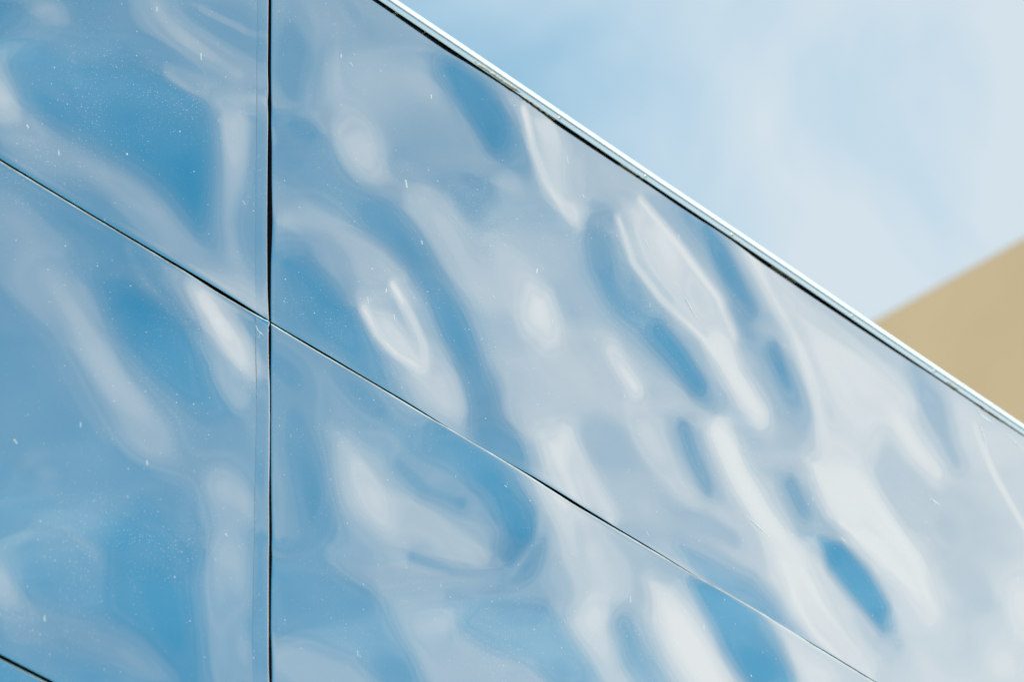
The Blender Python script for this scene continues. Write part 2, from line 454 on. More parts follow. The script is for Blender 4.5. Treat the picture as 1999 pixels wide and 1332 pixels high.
  ('S', [(1.698, 0.798), (1.777, 0.721), (1.867, 0.65)], 0.026, -0.86, 0.95),
  ('E', [1.614, 1.177, 0.062, -0.036, -0.03, -0.033], 0.26, 0.8, 1.0),
  ('S', [(1.69, 1.184), (1.76, 1.118), (1.829, 1.034), (1.858, 0.997)], 0.024, 0.36, 0.92),
  ('E', [1.759, 1.109, 0.038, -0.057, -0.035, -0.029], 0.56, 0.7, 1.0),
  ('S', [(1.801, 0.968), (1.878, 0.872), (2.001, 0.782)], 0.022, 0.08, 0.8),
  ('S', [(1.948, 0.907), (1.995, 0.829), (2.045, 0.745)], 0.022, 0.42, 0.92),
  ('S', [(1.858, 1.222), (1.947, 1.112), (2.048, 1.009), (2.121, 0.858), (2.149, 0.72)], 0.016, -0.76, 0.9),
  ('P', [(1.911, 1.198), (2.088, 1.168), (2.404, 1.12), (2.609, 1.064), (2.42, 0.885), (2.232, 0.845), (2.109, 0.954), (1.989, 1.082)], 0.024, -0.76, 1.0),
  ('S', [(2.082, 1.113), (2.265, 1.119), (2.404, 1.12)], 0.009, -0.49, 0.5),
  ('S', [(2.254, 1.027), (2.353, 0.904)], 0.012, -0.54, 0.5),
  ('E', [2.059, 0.71, 0.056, -0.089, -0.067, -0.052], -0.02, 0.9, 1.0),
  ('E', [2.022, 0.577, 0.058, -0.071, -0.064, -0.053], -0.09, 0.8, 1.0),
  ('E', [1.846, 0.558, 0.061, -0.036, -0.038, -0.038], -0.14, 0.7, 1.0),
  ('E', [1.498, 0.438, 0.078, -0.058, -0.063, -0.06], -0.19, 0.8, 1.0),
  ('E', [1.223, 0.273, 0.064, -0.047, -0.049, -0.048], 0.02, 0.8, 1.0),
  ('E', [1.378, 0.332, 0.055, -0.068, -0.058, -0.049], -0.44, 0.7, 1.0),
  ('E', [1.334, 0.156, 0.095, -0.064, -0.059, -0.058], -0.1, 0.7, 1.0),
  ('S', [(1.531, 0.454), (1.565, 0.375), (1.62, 0.29)], 0.024, 0.36, 0.9),
  ('E', [1.428, 0.325, 0.056, -0.068, -0.05, -0.042], -0.39, 0.8, 1.0),
  ('E', [1.502, 0.234, 0.057, -0.052, -0.038, -0.034], -0.34, 0.6, 1.0),
  ('P', [(0.942, 0.138), (1.061, 0.195), (1.112, 0.082), (1.125, -0.018), (1.028, -0.033), (0.955, 0.023)], 0.024, -0.74, 1.0),
  ('S', [(1.041, 0.186), (1.133, 0.107), (1.206, 0.019)], 0.02, -0.64, 0.6),
  ('S', [(1.436, 0.172), (1.557, 0.167), (1.704, 0.187)], 0.024, 0.11, 0.8),
  ('S', [(1.682, 0.511), (1.747, 0.413), (1.843, 0.314), (1.964, 0.242)], 0.028, -0.89, 0.95),
  ('E', [1.731, 0.47, 0.029, -0.051, -0.03, -0.023], -0.99, 0.6, 1.0),
  ('S', [(1.646, 0.239), (1.79, 0.211)], 0.022, -0.24, 0.7),
  ('E', [1.678, 0.128, 0.103, -0.016, -0.029, -0.038], -0.19, 0.7, 1.0),
  ('P', [(1.487, 0.057), (1.631, 0.076), (1.779, 0.096), (1.858, 0.054), (1.914, -0.015), (1.786, -0.04), (1.581, -0.023)], 0.016, 0.58, 1.0),
  ('S', [(1.979, 0.483), (2.026, 0.415), (2.085, 0.362)], 0.024, 0.38, 0.92),
  ('E', [2.215, 0.702, 0.085, -0.043, -0.079, -0.079], -0.64, 0.8, 1.0),
  ('E', [2.334, 0.929, 0.053, -0.128, -0.086, -0.062], -0.74, 0.7, 1.0),
  ('P', [(2.069, 0.599), (2.306, 0.712), (2.431, 0.62), (2.555, 0.51), (2.613, 0.355), (2.56, 0.302), (2.442, 0.361), (2.269, 0.413), (2.142, 0.469)], 0.014, -0.84, 1.0),
  ('S', [(2.185, 0.456), (2.338, 0.428), (2.511, 0.367)], 0.005, -1.04, 0.9),
  ('S', [(2.319, 0.634), (2.476, 0.524), (2.54, 0.404), (2.595, 0.338)], 0.007, -0.99, 0.9),
  ('S', [(2.303, 0.511), (2.434, 0.472), (2.508, 0.423)], 0.012, -0.59, 0.7),
  ('E', [2.453, 0.782, 0.032, -0.103, -0.063, -0.042], -0.26, 0.85, 1.0),
  ('E', [2.488, 0.697, 0.059, -0.073, -0.051, -0.04], -0.24, 0.7, 1.0),
  ('S', [(2.064, 0.368), (2.194, 0.347), (2.344, 0.301), (2.44, 0.182)], 0.03, -0.24, 0.85),
  ('P', [(2.091, 0.355), (2.176, 0.384), (2.282, 0.341), (2.373, 0.265), (2.402, 0.198), (2.338, 0.173), (2.213, 0.235), (2.12, 0.281)], 0.008, 0.91, 1.0),
  ('S', [(2.378, 0.219), (2.416, 0.172)], 0.02, 0.06, 0.6),
  ('P', [(1.86, 0.274), (1.988, 0.269), (2.146, 0.133), (2.289, 0.054), (2.255, -0.039), (2.084, -0.019), (1.944, 0.06)], 0.014, -0.66, 1.0),
  ('S', [(1.926, 0.194), (1.958, 0.098), (2.026, 0.034), (2.151, -0.006)], 0.006, -0.92, 0.85),
  ('S', [(2.003, 0.213), (2.081, 0.137), (2.224, 0.057)], 0.006, -0.92, 0.85),
  ('E', [2.186, 0.104, 0.08, -0.06, -0.037, -0.032], -0.39, 0.7, 1.0),
  ('S', [(2.625, 1.178), (2.693, 1.07), (2.782, 0.938)], 0.024, -0.12, 0.9),
  ('E', [2.709, 1.096, 0.038, -0.069, -0.055, -0.041], 0.01, 0.7, 1.0),
  ('S', [(2.502, 0.977), (2.585, 0.896), (2.685, 0.849)], 0.024, -0.82, 0.9),
  ('E', [2.777, 0.747, 0.132, -0.076, -0.11, -0.102], -0.26, 0.8, 1.0),
  ('E', [2.692, 0.657, 0.04, -0.049, -0.071, -0.055], -0.12, 0.7, 1.0),
  ('E', [2.764, 0.504, 0.136, -0.04, -0.087, -0.09], -0.19, 0.7, 1.0),
  ('E', [2.55, 0.641, 0.035, -0.085, -0.053, -0.036], -0.29, 0.7, 1.0),
  ('E', [2.933, 0.664, 0.034, -0.086, -0.077, -0.051], -0.34, 0.7, 1.0),
  ('E', [2.684, 0.288, 0.103, -0.086, -0.111, -0.091], -0.39, 0.8, 1.0),
  ('E', [2.737, 0.327, 0.037, -0.066, -0.058, -0.04], -0.16, 0.6, 1.0),
  ('S', [(2.894, 1.115), (2.97, 0.975), (3.08, 0.835)], 0.009, -0.79, 0.85),
  ('E', [3.026, 1.09, 0.041, -0.051, -0.036, -0.028], -0.44, 0.6, 1.0),
  ('E', [3.023, 0.552, 0.037, -0.068, -0.086, -0.059], -0.89, 0.9, 1.0),
  ('E', [2.505, 0.162, 0.107, -0.051, -0.06, -0.056], -0.49, 0.6, 1.0),
  ('E', [2.897, 0.297, 0.094, -0.009, -0.07, -0.082], -0.64, 0.8, 1.0),
 ],
 'C': [
  ('E', [-0.797, -0.122, 0.139, -0.01, -0.046, -0.094], 0.04, 0.8, 1.0),
  ('E', [-0.599, -0.044, 0.11, 0.002, -0.016, -0.036], 0.37, 0.8, 1.0),
  ('E', [-0.774, -0.303, 0.063, -0.05, -0.047, -0.055], 0.12, 0.6, 1.0),
  ('S', [(-0.497, -0.011), (-0.4, -0.052), (-0.31, -0.133), (-0.228, -0.218)], 0.026, 0.5, 0.85),
  ('E', [-0.808, -0.536, 0.095, -0.125, -0.064, -0.059], 0.42, 0.9, 1.0),
  ('E', [-0.657, -0.568, 0.077, -0.042, -0.038, -0.048], 0.44, 0.9, 1.0),
  ('S', [(-0.7, -0.237), (-0.605, -0.326), (-0.494, -0.42), (-0.367, -0.494)], 0.044, -0.06, 0.9),
  ('E', [-0.574, -0.324, 0.08, -0.083, -0.034, -0.034], -0.13, 0.6, 1.0),
  ('P', [(-0.545, -0.163), (-0.463, -0.113), (-0.375, -0.124), (-0.301, -0.171), (-0.252, -0.23), (-0.17, -0.316), (-0.145, -0.331), (-0.218, -0.364), (-0.338, -0.343), (-0.442, -0.298), (-0.507, -0.234)], 0.016, 0.67, 1.0),
  ('E', [-0.397, -0.206, 0.105, -0.066, -0.047, -0.056], 0.87, 0.85, 1.0),
  ('E', [-0.291, -0.299, 0.073, -0.047, -0.025, -0.029], 0.77, 0.5, 1.0),
  ('S', [(-0.457, -0.025), (-0.391, -0.104), (-0.294, -0.139), (-0.212, -0.21)], 0.009, 0.22, 0.4),
  ('P', [(-0.263, -0.037), (-0.214, 0.01), (-0.098, -0.009), (-0.067, -0.08), (-0.06, -0.156), (-0.105, -0.178), (-0.179, -0.152), (-0.237, -0.096)], 0.022, -0.68, 1.0),
  ('E', [-0.164, -0.084, 0.07, -0.05, -0.035, -0.039], -1.1, 0.95, 1.0),
  ('E', [-0.105, -0.143, 0.042, -0.036, -0.028, -0.029], -0.73, 0.7, 1.0),
  ('S', [(-0.212, -0.168), (-0.146, -0.234), (-0.096, -0.28)], 0.016, -0.03, 0.7),
  ('E', [-0.096, -0.252, 0.033, -0.054, -0.03, -0.025], -0.08, 0.5, 1.0),
  ('S', [(-0.226, -0.357), (-0.129, -0.33), (-0.047, -0.283)], 0.014, 0.32, 0.6),
  ('E', [-0.366, -0.534, 0.142, 0.0, -0.026, -0.055], -0.06, 0.8, 1.0),
  ('E', [-0.516, -0.712, 0.137, 0.038, -0.011, -0.056], 0.12, 0.6, 1.0),
  ('E', [-0.695, -0.757, 0.088, 0.029, -0.007, -0.055], 0.02, 0.7, 1.0),
  ('E', [-0.143, -0.537, 0.049, -0.045, -0.068, -0.067], -0.24, 0.9, 1.0),
  ('E', [-0.079, -0.534, 0.016, -0.047, -0.031, -0.021], -0.3, 0.6, 1.0),
  ('E', [-0.726, -0.707, 0.089, 0.016, -0.016, -0.057], 0.24, 0.5, 1.0),
  ('S', [(-0.834, -0.911), (-0.72, -0.861), (-0.544, -0.8), (-0.439, -0.754)], 0.011, 0.37, 0.75),
  ('S', [(-0.834, -0.893), (-0.692, -0.82), (-0.515, -0.75)], 0.009, -0.03, 0.5),
  ('E', [-0.643, -0.932, 0.133, 0.035, -0.013, -0.068], 0.24, 0.8, 1.0),
  ('S', [(-0.787, -0.978), (-0.717, -0.915), (-0.616, -0.872), (-0.541, -0.873), (-0.51, -0.904)], 0.008, -0.04, 0.65),
  ('P', [(-0.476, -0.798), (-0.409, -0.708), (-0.332, -0.685), (-0.285, -0.703), (-0.206, -0.707), (-0.19, -0.733), (-0.248, -0.825), (-0.247, -0.916), (-0.225, -1.009), (-0.232, -1.101), (-0.309, -1.096), (-0.364, -1.005), (-0.462, -0.997), (-0.488, -0.906)], 0.018, 0.62, 1.0),
  ('E', [-0.359, -0.862, 0.094, -0.062, -0.048, -0.052], 0.8, 0.7, 1.0),
  ('E', [-0.287, -1.01, 0.032, -0.088, -0.035, -0.023], 0.72, 0.6, 1.0),
  ('E', [-0.314, -0.796, 0.022, -0.003, -0.01, -0.018], 0.92, 0.5, 1.0),
  ('S', [(-0.316, -0.678), (-0.285, -0.697), (-0.253, -0.722)], 0.008, 0.42, 0.5),
  ('S', [(-0.284, -0.723), (-0.142, -0.674), (-0.005, -0.595)], 0.008, 0.3, 0.75),
  ('S', [(-0.175, -0.633), (-0.013, -0.561)], 0.008, 0.07, 0.5),
  ('E', [-0.789, -1.092, 0.054, -0.075, -0.045, -0.038], -0.43, 0.9, 1.0),
  ('E', [-0.722, -1.136, 0.087, 0.001, -0.023, -0.054], -0.28, 0.8, 1.0),
  ('S', [(-0.75, -1.155), (-0.593, -1.099), (-0.46, -1.085), (-0.324, -1.115)], 0.036, -0.12, 0.85),
  ('S', [(-0.142, -0.691), (-0.157, -0.784), (-0.156, -0.889), (-0.139, -1.037)], 0.034, -0.13, 0.9),
  ('E', [-0.094, -0.743, 0.016, -0.098, -0.041, -0.023], -0.24, 0.7, 1.0),
  ('E', [-0.077, -0.933, 0.019, -0.069, -0.031, -0.018], -0.23, 0.6, 1.0),
 ],
 'D': [
  ('E', [0.054, -0.106, 0.102, -0.021, -0.037, -0.056], 0.52, 0.8, 1.0),
  ('E', [0.104, -0.337, 0.049, -0.172, -0.072, -0.047], 0.64, 0.9, 1.0),
  ('E', [0.137, -0.406, 0.016, -0.104, -0.04, -0.023], 0.72, 0.6, 1.0),
  ('E', [0.296, -0.044, 0.105, -0.021, -0.034, -0.05], 0.67, 0.7, 1.0),
  ('E', [0.276, -0.169, 0.087, -0.001, -0.024, -0.043], 0.42, 0.6, 1.0),
  ('S', [(0.189, -0.24), (0.179, -0.386), (0.136, -0.503)], 0.008, 0.32, 0.5),
  ('P', [(0.238, -0.217), (0.328, -0.216), (0.414, -0.261), (0.575, -0.222), (0.719, -0.235), (0.819, -0.254), (0.733, -0.336), (0.57, -0.382), (0.392, -0.484), (0.271, -0.503), (0.228, -0.391)], 0.02, -0.14, 1.0),
  ('E', [0.351, -0.348, 0.044, -0.064, -0.048, -0.039], -0.48, 0.9, 1.0),
  ('E', [0.292, -0.276, 0.033, -0.069, -0.036, -0.027], -0.28, 0.7, 1.0),
  ('E', [0.608, -0.315, 0.108, -0.008, -0.023, -0.037], -0.26, 0.6, 1.0),
  ('E', [0.49, -0.095, 0.144, -0.019, -0.045, -0.068], 0.44, 0.85, 1.0),
  ('S', [(0.434, -0.18), (0.522, -0.211), (0.649, -0.18)], 0.022, 0.47, 0.8),
  ('S', [(0.581, -0.036), (0.709, -0.049), (0.809, -0.076), (0.882, -0.116), (0.888, -0.186), (0.838, -0.26)], 0.04, 0.74, 0.95),
  ('E', [0.763, -0.068, 0.091, -0.031, -0.047, -0.057], 0.97, 0.7, 1.0),
  ('E', [0.861, -0.155, 0.031, -0.044, -0.039, -0.031], 0.97, 0.8, 1.0),
  ('S', [(0.463, -0.43), (0.605, -0.399), (0.789, -0.311)], 0.009, 0.44, 0.8),
  ('S', [(0.444, -0.488), (0.64, -0.414), (0.826, -0.302), (0.916, -0.173), (0.95, -0.069)], 0.012, 0.08, 0.75),
  ('S', [(0.584, -0.481), (0.749, -0.394), (0.882, -0.306), (0.953, -0.186)], 0.009, 0.34, 0.6),
  ('S', [(0.692, -0.454), (0.823, -0.375), (0.92, -0.281)], 0.006, 0.04, 0.5),
  ('S', [(0.011, -0.612), (0.186, -0.533)], 0.01, 0.57, 0.7),
  ('S', [(0.211, -0.544), (0.27, -0.538), (0.39, -0.568), (0.509, -0.625), (0.575, -0.748)], 0.042, 0.08, 0.9),
  ('E', [0.22, -0.548, 0.051, -0.005, -0.017, -0.028], 0.0, 0.6, 1.0),
  ('P', [(0.003, -0.673), (0.185, -0.601), (0.312, -0.588), (0.405, -0.63), (0.464, -0.7), (0.505, -0.778), (0.384, -0.829), (0.267, -0.785), (0.117, -0.809), (0.003, -0.846)], 0.016, 0.64, 1.0),
  ('E', [0.051, -0.904, 0.18, 0.024, -0.019, -0.05], 0.07, 0.9, 1.0),
  ('E', [0.019, -0.665, 0.066, 0.023, -0.003, -0.02], 0.42, 0.6, 1.0),
  ('S', [(0.459, -0.565), (0.58, -0.595), (0.739, -0.623)], 0.034, 0.14, 0.8),
  ('P', [(0.619, -0.515), (0.701, -0.458), (0.935, -0.347), (1.026, -0.386), (1.17, -0.497), (0.978, -0.578), (0.888, -0.532), (0.724, -0.56), (0.635, -0.557)], 0.014, 0.66, 1.0),
  ('E', [0.756, -0.644, 0.147, 0.034, -0.012, -0.037], 0.07, 0.8, 1.0),
  ('P', [(0.916, 0.005), (1.073, 0.063), (1.186, 0.01), (1.299, -0.043), (1.26, -0.314), (1.199, -0.355), (1.086, -0.331), (0.999, -0.209), (0.949, -0.099)], 0.026, -0.43, 1.0),
  ('E', [1.03, -0.002, 0.052, -0.096, -0.06, -0.045], -0.7, 0.85, 1.0),
  ('E', [1.14, -0.086, 0.054, -0.065, -0.047, -0.039], -0.48, 0.6, 1.0),
  ('E', [1.082, -0.098, 0.007, -0.071, -0.02, -0.011], -0.28, 0.5, 1.0),
  ('E', [1.32, -0.034, 0.095, -0.048, -0.049, -0.051], -0.26, 0.8, 1.0),
  ('E', [1.186, -0.273, 0.034, -0.058, -0.041, -0.03], -0.33, 0.7, 1.0),
  ('S', [(1.234, -0.274), (1.277, -0.35), (1.369, -0.413)], 0.034, 0.57, 0.92),
  ('P', [(1.345, -0.098), (1.435, -0.088), (1.509, -0.161), (1.625, -0.216), (1.679, -0.282), (1.533, -0.344), (1.421, -0.259)], 0.016, -0.73, 1.0),
  ('E', [1.514, -0.219, 0.074, -0.073, -0.041, -0.034], -0.96, 0.8, 1.0),
  ('P', [(1.521, -0.019), (1.668, 0.023), (1.791, 0.008), (1.879, -0.045), (1.95, -0.168), (1.765, -0.246), (1.65, -0.167), (1.571, -0.088)], 0.012, 0.97, 1.0),
  ('E', [2.035, -0.07, 0.124, -0.04, -0.062, -0.065], -0.48, 0.9, 1.0),
  ('E', [1.957, -0.012, 0.08, -0.043, -0.037, -0.035], -0.28, 0.6, 1.0),
 ],
}

WALL_TO_IMAGE = np.array(((0.5258, -0.0252), (0.3195, -0.6538)))   # maps wall metres to image coordinates, where dent distances are taken
TILT = (1.633, 0.827)                                 # how far a slope along / up the wall turns the mirror image
FLAT_VIEW = (0.0593, -0.0596, -0.0004)                      # what a perfectly flat sheet would show from the camera


def paint(feats, S, T, V):
    Q = np.stack((WALL_TO_IMAGE[0, 0] * S + WALL_TO_IMAGE[0, 1] * T, WALL_TO_IMAGE[1, 0] * S + WALL_TO_IMAGE[1, 1] * T))

    def q(p):
        return WALL_TO_IMAGE @ np.array(p)

    def seg(a, b):
        ab = b - a
        k = np.clip(((Q[0] - a[0]) * ab[0] + (Q[1] - a[1]) * ab[1]) / max(ab @ ab, 1e-9), 0, 1)
        return np.hypot(Q[0] - a[0] - k * ab[0], Q[1] - a[1] - k * ab[1])

    for ft in feats:
        if ft[0] == 'E':
            _, (cs, ct, a0, a1, b0, b1), val, al, pw = ft
            inv = np.linalg.inv(np.array(((a0, b0), (a1, b1))))
            x = inv[0, 0] * (S - cs) + inv[0, 1] * (T - ct)
            y = inv[1, 0] * (S - cs) + inv[1, 1] * (T - ct)
            w = np.exp(-(x * x + y * y) ** pw)
        elif ft[0] == 'S':
            _, pts, wd, val, al = ft
            d = np.min([seg(q(a), q(b)) for a, b in zip(pts[:-1], pts[1:])], axis=0)
            w = np.exp(-(d / wd) ** 2)
        else:
            _, pts, wd, val, al = ft
            P = [q(p) for p in pts]
            d = np.min([seg(a, b) for a, b in zip(P, P[1:] + P[:1])], axis=0)
            ins = np.zeros(S.shape, bool)
            for a, b in zip(P, P[1:] + P[:1]):
                c = (a[1] > Q[1]) != (b[1] > Q[1])
                if a[1] != b[1]:
                    ins ^= c & (Q[0] < (b[0] - a[0]) * (Q[1] - a[1]) / (b[1] - a[1]) + a[0])
            w = 1 / (1 + np.exp(-np.where(ins, d, -d) / (0.62 * wd)))
        V = V + (val - V) * (w * al)
    return V


def solve(T, trust, ds, dt, edge, iters, h):
    """least-squares sheet whose slope follows T and whose edges stay close to the frame"""
    a, b = TILT
    mu = 0.012

    nu = 0.02

    def cross(h):                       # slope across the main tilt, kept low so that the sheet stays calm
        g = np.zeros_like(h)
        g[1:-1, 1:-1] = -b * (h[1:-1, 2:] - h[1:-1, :-2]) / (2 * ds) + a * (h[2:, 1:-1] - h[:-2, 1:-1]) / (2 * dt)
        return g

    def crossT(g):
        o = np.zeros_like(g)
        c = g[1:-1, 1:-1]
        o[1:-1, 2:] -= b / (2 * ds) * c
        o[1:-1, :-2] += b / (2 * ds) * c
        o[2:, 1:-1] += a / (2 * dt) * c
        o[:-2, 1:-1] -= a / (2 * dt) * c
        return o

    def fwd(h):
        g = np.zeros_like(h)
        g[1:-1, 1:-1] = a * (h[1:-1, 2:] - h[1:-1, :-2]) / (2 * ds) + b * (h[2:, 1:-1] - h[:-2, 1:-1]) / (2 * dt)
        return g * trust

    def adj(g):
        o = np.zeros_like(g)
        c = (g * trust)[1:-1, 1:-1]
        o[1:-1, 2:] += a / (2 * ds) * c
        o[1:-1, :-2] -= a / (2 * ds) * c
        o[2:, 1:-1] += b / (2 * dt) * c
        o[:-2, 1:-1] -= b / (2 * dt) * c
        return o

    def lap(h):
        o = np.zeros_like(h)
        o[1:-1, 1:-1] = (h[1:-1, 2:] + h[1:-1, :-2] - 2 * h[1:-1, 1:-1]) / ds ** 2 + (h[2:, 1:-1] + h[:-2, 1:-1] - 2 * h[1:-1, 1:-1]) / dt ** 2
        return o

    def lapT(g):
        o = np.zeros_like(g)
        c = g[1:-1, 1:-1]
        o[1:-1, 2:] += c / ds ** 2
        o[1:-1, :-2] += c / ds ** 2
        o[2:, 1:-1] += c / dt ** 2
        o[:-2, 1:-1] += c / dt ** 2
        o[1:-1, 1:-1] -= 2 * c * (1 / ds ** 2 + 1 / dt ** 2)
        return o

    W = np.zeros_like(T)
    bot, top, lef, rig = edge
    hold = 0.05                          # pinning weight fades over this distance in from each edge
    ny, nx = T.shape
    ex, ey = np.arange(nx) * ds / hold, np.arange(ny) * dt / hold
    W += (bot * np.exp(-ey) + top * np.exp(-ey[::-1]))[:, None] / hold + (lef * np.exp(-ex) + rig * np.exp(-ex[::-1]))[None, :] / hold

    mu4 = mu * min(ds, dt) ** 2

    def op(h):
        return adj(fwd(h)) + W * h + 0.02 * h + mu4 * lapT(lap(h)) + nu * crossT(cross(h))

    r = adj(T * trust) - op(h)
    p = r.copy()
    rs = (r * r).sum()
    for _ in range(iters):
        Ap = op(p)
        k = rs / max((p * Ap).sum(), 1e-30)
        h = h + k * p
        r = r - k * Ap
        rn = (r * r).sum()
        if rn < 1e-12 * T.size: break
        p = r + rn / rs * p
        rs = rn
    return h


def resample(h, shape):
    ny, nx = h.shape
    y = np.linspace(0, ny - 1, shape[0]); x = np.linspace(0, nx - 1, shape[1])
    t1 = np.stack([np.interp(x, np.arange(nx), row) for row in h])
    return np.stack([np.interp(y, np.arange(ny), t1[:, j]) for j in range(shape[1])], 1)


def random_dents(seed, s0, s1, t0, t1, mid=0.0):
    rng = np.random.default_rng(seed)
    out = []
    for _ in range(46):
        c = (rng.uniform(s0, s1), rng.uniform(t0, t1))
        k = rng.uniform(0.06, 0.2); q = k * rng.uniform(0.6, 1.4)
        out.append(('E', [c[0], c[1], k, -q, q * 0.7, k * 0.7], 0.8 * mid / BAND + 0.8 * float(rng.choice((0.9, 0.6, 0.1, -0.5, -0.9))), 0.9, 1.0))
    return out


def sheet(feats, s0, s1, t0, t1, res, edge=(6, 6, 6, 6), whole=False):
    h = None
    for lev in (4, 2, 1):
        nx = max(12, int((s1 - s0) / (res * lev))); ny = max(12, int((t1 - t0) / (res * lev)))
        s = np.linspace(s0, s1, nx); t = np.linspace(t0, t1, ny)
        S, T = np.meshgrid(s, t)
        flat = (FLAT_VIEW[0] + FLAT_VIEW[1] * S + FLAT_VIEW[2] * T) / BAND
        V = paint(feats, S, T, 0.45 * flat)
        # camera frame edges: traced dents are fitted inside them, random dents loosely beyond
        soft = lambda d: 1 / (1 + np.exp(-d / 0.02))
        seen = soft(S + 0.92) * soft(3.2 - S) * soft(T + 1.02 - 0.424 * S) * soft(1.01 + 0.597 * S - T)
        if whole: seen = np.ones_like(S)
        trust = 0.3 + 0.7 * seen
        rest = paint(random_dents(5, s0, s1, t0, t1, FLAT_VIEW[0] + FLAT_VIEW[1] * (s0 + s1) / 2), S, T, flat / 1.2)
        V = rest + (V - rest) * seen
        V[V != V] = 0
        h = np.zeros((ny, nx)) if h is None else resample(h, (ny, nx))
        h = solve(BAND * (1.2 * V - flat), trust, s[1] - s[0], t[1] - t[0], edge, 600 if lev > 1 else 500, h)
    return s, t, h


GAP_V, GAP_H, ROLL, RETURN = 0.0030, 0.0010, 0.0036, 0.016


def panel_mesh(name, s, t, h, wob=None, top=False):
    """sheet with rolled edges; local origin at the middle of the panel"""
    th = [math.radians(a) for a in (30, 60, 90)]
    s0, s1, t0, t1 = s[0] + GAP_V + ROLL, s[-1] - GAP_V - ROLL, t[0] + GAP_H + ROLL, t[-1] - GAP_H - ROLL
    si = s0 + 0.002 + (s - s[0]) / (s[-1] - s[0]) * (s1 - s0 - 0.004)
    ti = t0 + 0.002 + (t - t[0]) / (t[-1] - t[0]) * (t1 - t0 - 0.007)

    def prof(c, lo, hi, k, m=1.0):
        b = ROLL * k                       # the lower (or left) edge is bent with its own radius
        out = lo - ROLL
        pos = [out] + [out + b - b * math.sin(a) for a in th[::-1]] + [out + b + 0.0006] + list(c) + [hi + ROLL - m * ROLL - 0.0006] + [hi + ROLL - m * ROLL * (1 - math.sin(a)) for a in th] + [hi + ROLL]
        drop = [RETURN] + [b * (1 - math.cos(a)) for a in th[::-1]] + [0.0] * (len(c) + 2) + [m * ROLL * (1 - math.cos(a)) for a in th] + [RETURN]
        return np.array(pos), np.array(drop)

    ps, dsn = prof(si, s0, s1, 0.15)
    pt, dtn = prof(ti, t0, t1, 0.15, 0.5 if top else 1.3)
    ix = np.clip(np.arange(len(ps)) - 5, 0, len(s) - 1)
    iy = np.clip(np.arange(len(pt)) - 5, 0, len(t) - 1)
    X, Z = np.meshgrid(ps, pt)
    Y = -h[np.ix_(iy, ix)] + dsn[None, :] + dtn[:, None]
    if wob is not None:
        X, Z = wob(X, Z)
    cs, ct = (s[0] + s[-1]) / 2, (t[0] + t[-1]) / 2
    ny, nx = X.shape
    co = np.stack((X - cs, Y, Z - ct), -1).reshape(-1, 3)
    I = np.arange(ny * nx).reshape(ny, nx)
    quads = np.stack((I[:-1, :-1], I[:-1, 1:], I[1:, 1:], I[1:, :-1]), -1).reshape(-1, 4)
    lip = np.zeros((ny - 1, nx - 1), np.int32)
    lip[-4:, :] = 2 if top else 1  # top lip
    lip[:3, :] = 2  # lower return and bend painted black as the shade of the joint
    lip[:, :3] = 2  # left return and bend likewise, shade instead of a glint
    me = bpy.data.meshes.new(name)
    me.vertices.add(len(co)); me.vertices.foreach_set('co', co.ravel())
    me.loops.add(quads.size); me.loops.foreach_set('vertex_index', quads.ravel().astype(np.int32))
    me.polygons.add(len(quads))
    me.polygons.foreach_set('loop_start', np.arange(0, quads.size, 4, dtype=np.int32))
    me.polygons.foreach_set('loop_total', np.full(len(quads), 4, np.int32))
    me.materials.append(M_PANEL); me.materials.append(M_LIP); me.materials.append(M_DARK)
    me.polygons.foreach_set('use_smooth', np.ones(len(quads), bool))
    me.polygons.foreach_set('material_index', lip.ravel())
    me.update(); me.validate()
    return me, (cs, ct)


# ---------------------------------------------------------------- ground
vs, fs = [(-900, -900, 0), (900, -900, 0), (900, 900, 0), (-900, 900, 0)], [(0, 1, 2, 3)]
ground = link('ground', mesh_of('ground', vs, fs, [M_GROUND]))
tag(ground, kind='structure')

# ---------------------------------------------------------------- the metal-clad building
bld = bpy.data.objects.new('metal_clad_building', None)
scene.collection.objects.link(bld)
tag(bld, 'building clad in dented mirror metal panels under a white roof edge trim', 'building')
TOP = Z0 + ROW_TOP
vs, fs = box((-2 * COL + 0.02, 2 * COL - 0.02, 0.045, 9.0, 0.0, TOP + 0.012))
link('backing_wall', mesh_of('backing_wall', vs, fs, [M_DARK]), bld)
vs, fs = box((-2 * COL + 0.2, 2 * COL - 0.2, 0.3, 8.8, TOP + 0.014, TOP + 0.02))
link('roof', mesh_of('roof', vs, fs, [M_ROOF]), bld)


def jitter(seed, amp, scale):
    rng = np.random.default_rng(seed)
    ph = rng.uniform(0, 6.28, 5); fr = scale * rng.uniform(0.5, 2.2, 5)
    return lambda x: amp * sum(np.sin(fr[i] * x + ph[i]) / (1 + i * 0.3) for i in range(5)) / 2.5


def edge_wobble(s0, s1, t0, t1, seed, top):
    jl, jr, jb, jt = jitter(seed, 0.0014, 4.0), jitter(seed + 1, 0.0014, 4.0), jitter(seed + 2, 0.0009, 4.5), jitter(seed + 3, 0.0046 if top else 0.0009, 9.0 if top else 4.5)

    def wob(X, Z):
        ls, rs = np.exp(-(X - s0) / 0.05), np.exp(-(s1 - X) / 0.05)
        bs, ts = np.exp(-(Z - t0) / 0.05), np.exp(-(t1 - Z) / 0.05)
        return X + ls * jl(Z) + rs * jr(Z), Z + bs * jb(X) + ts * jt(X)
    return wob


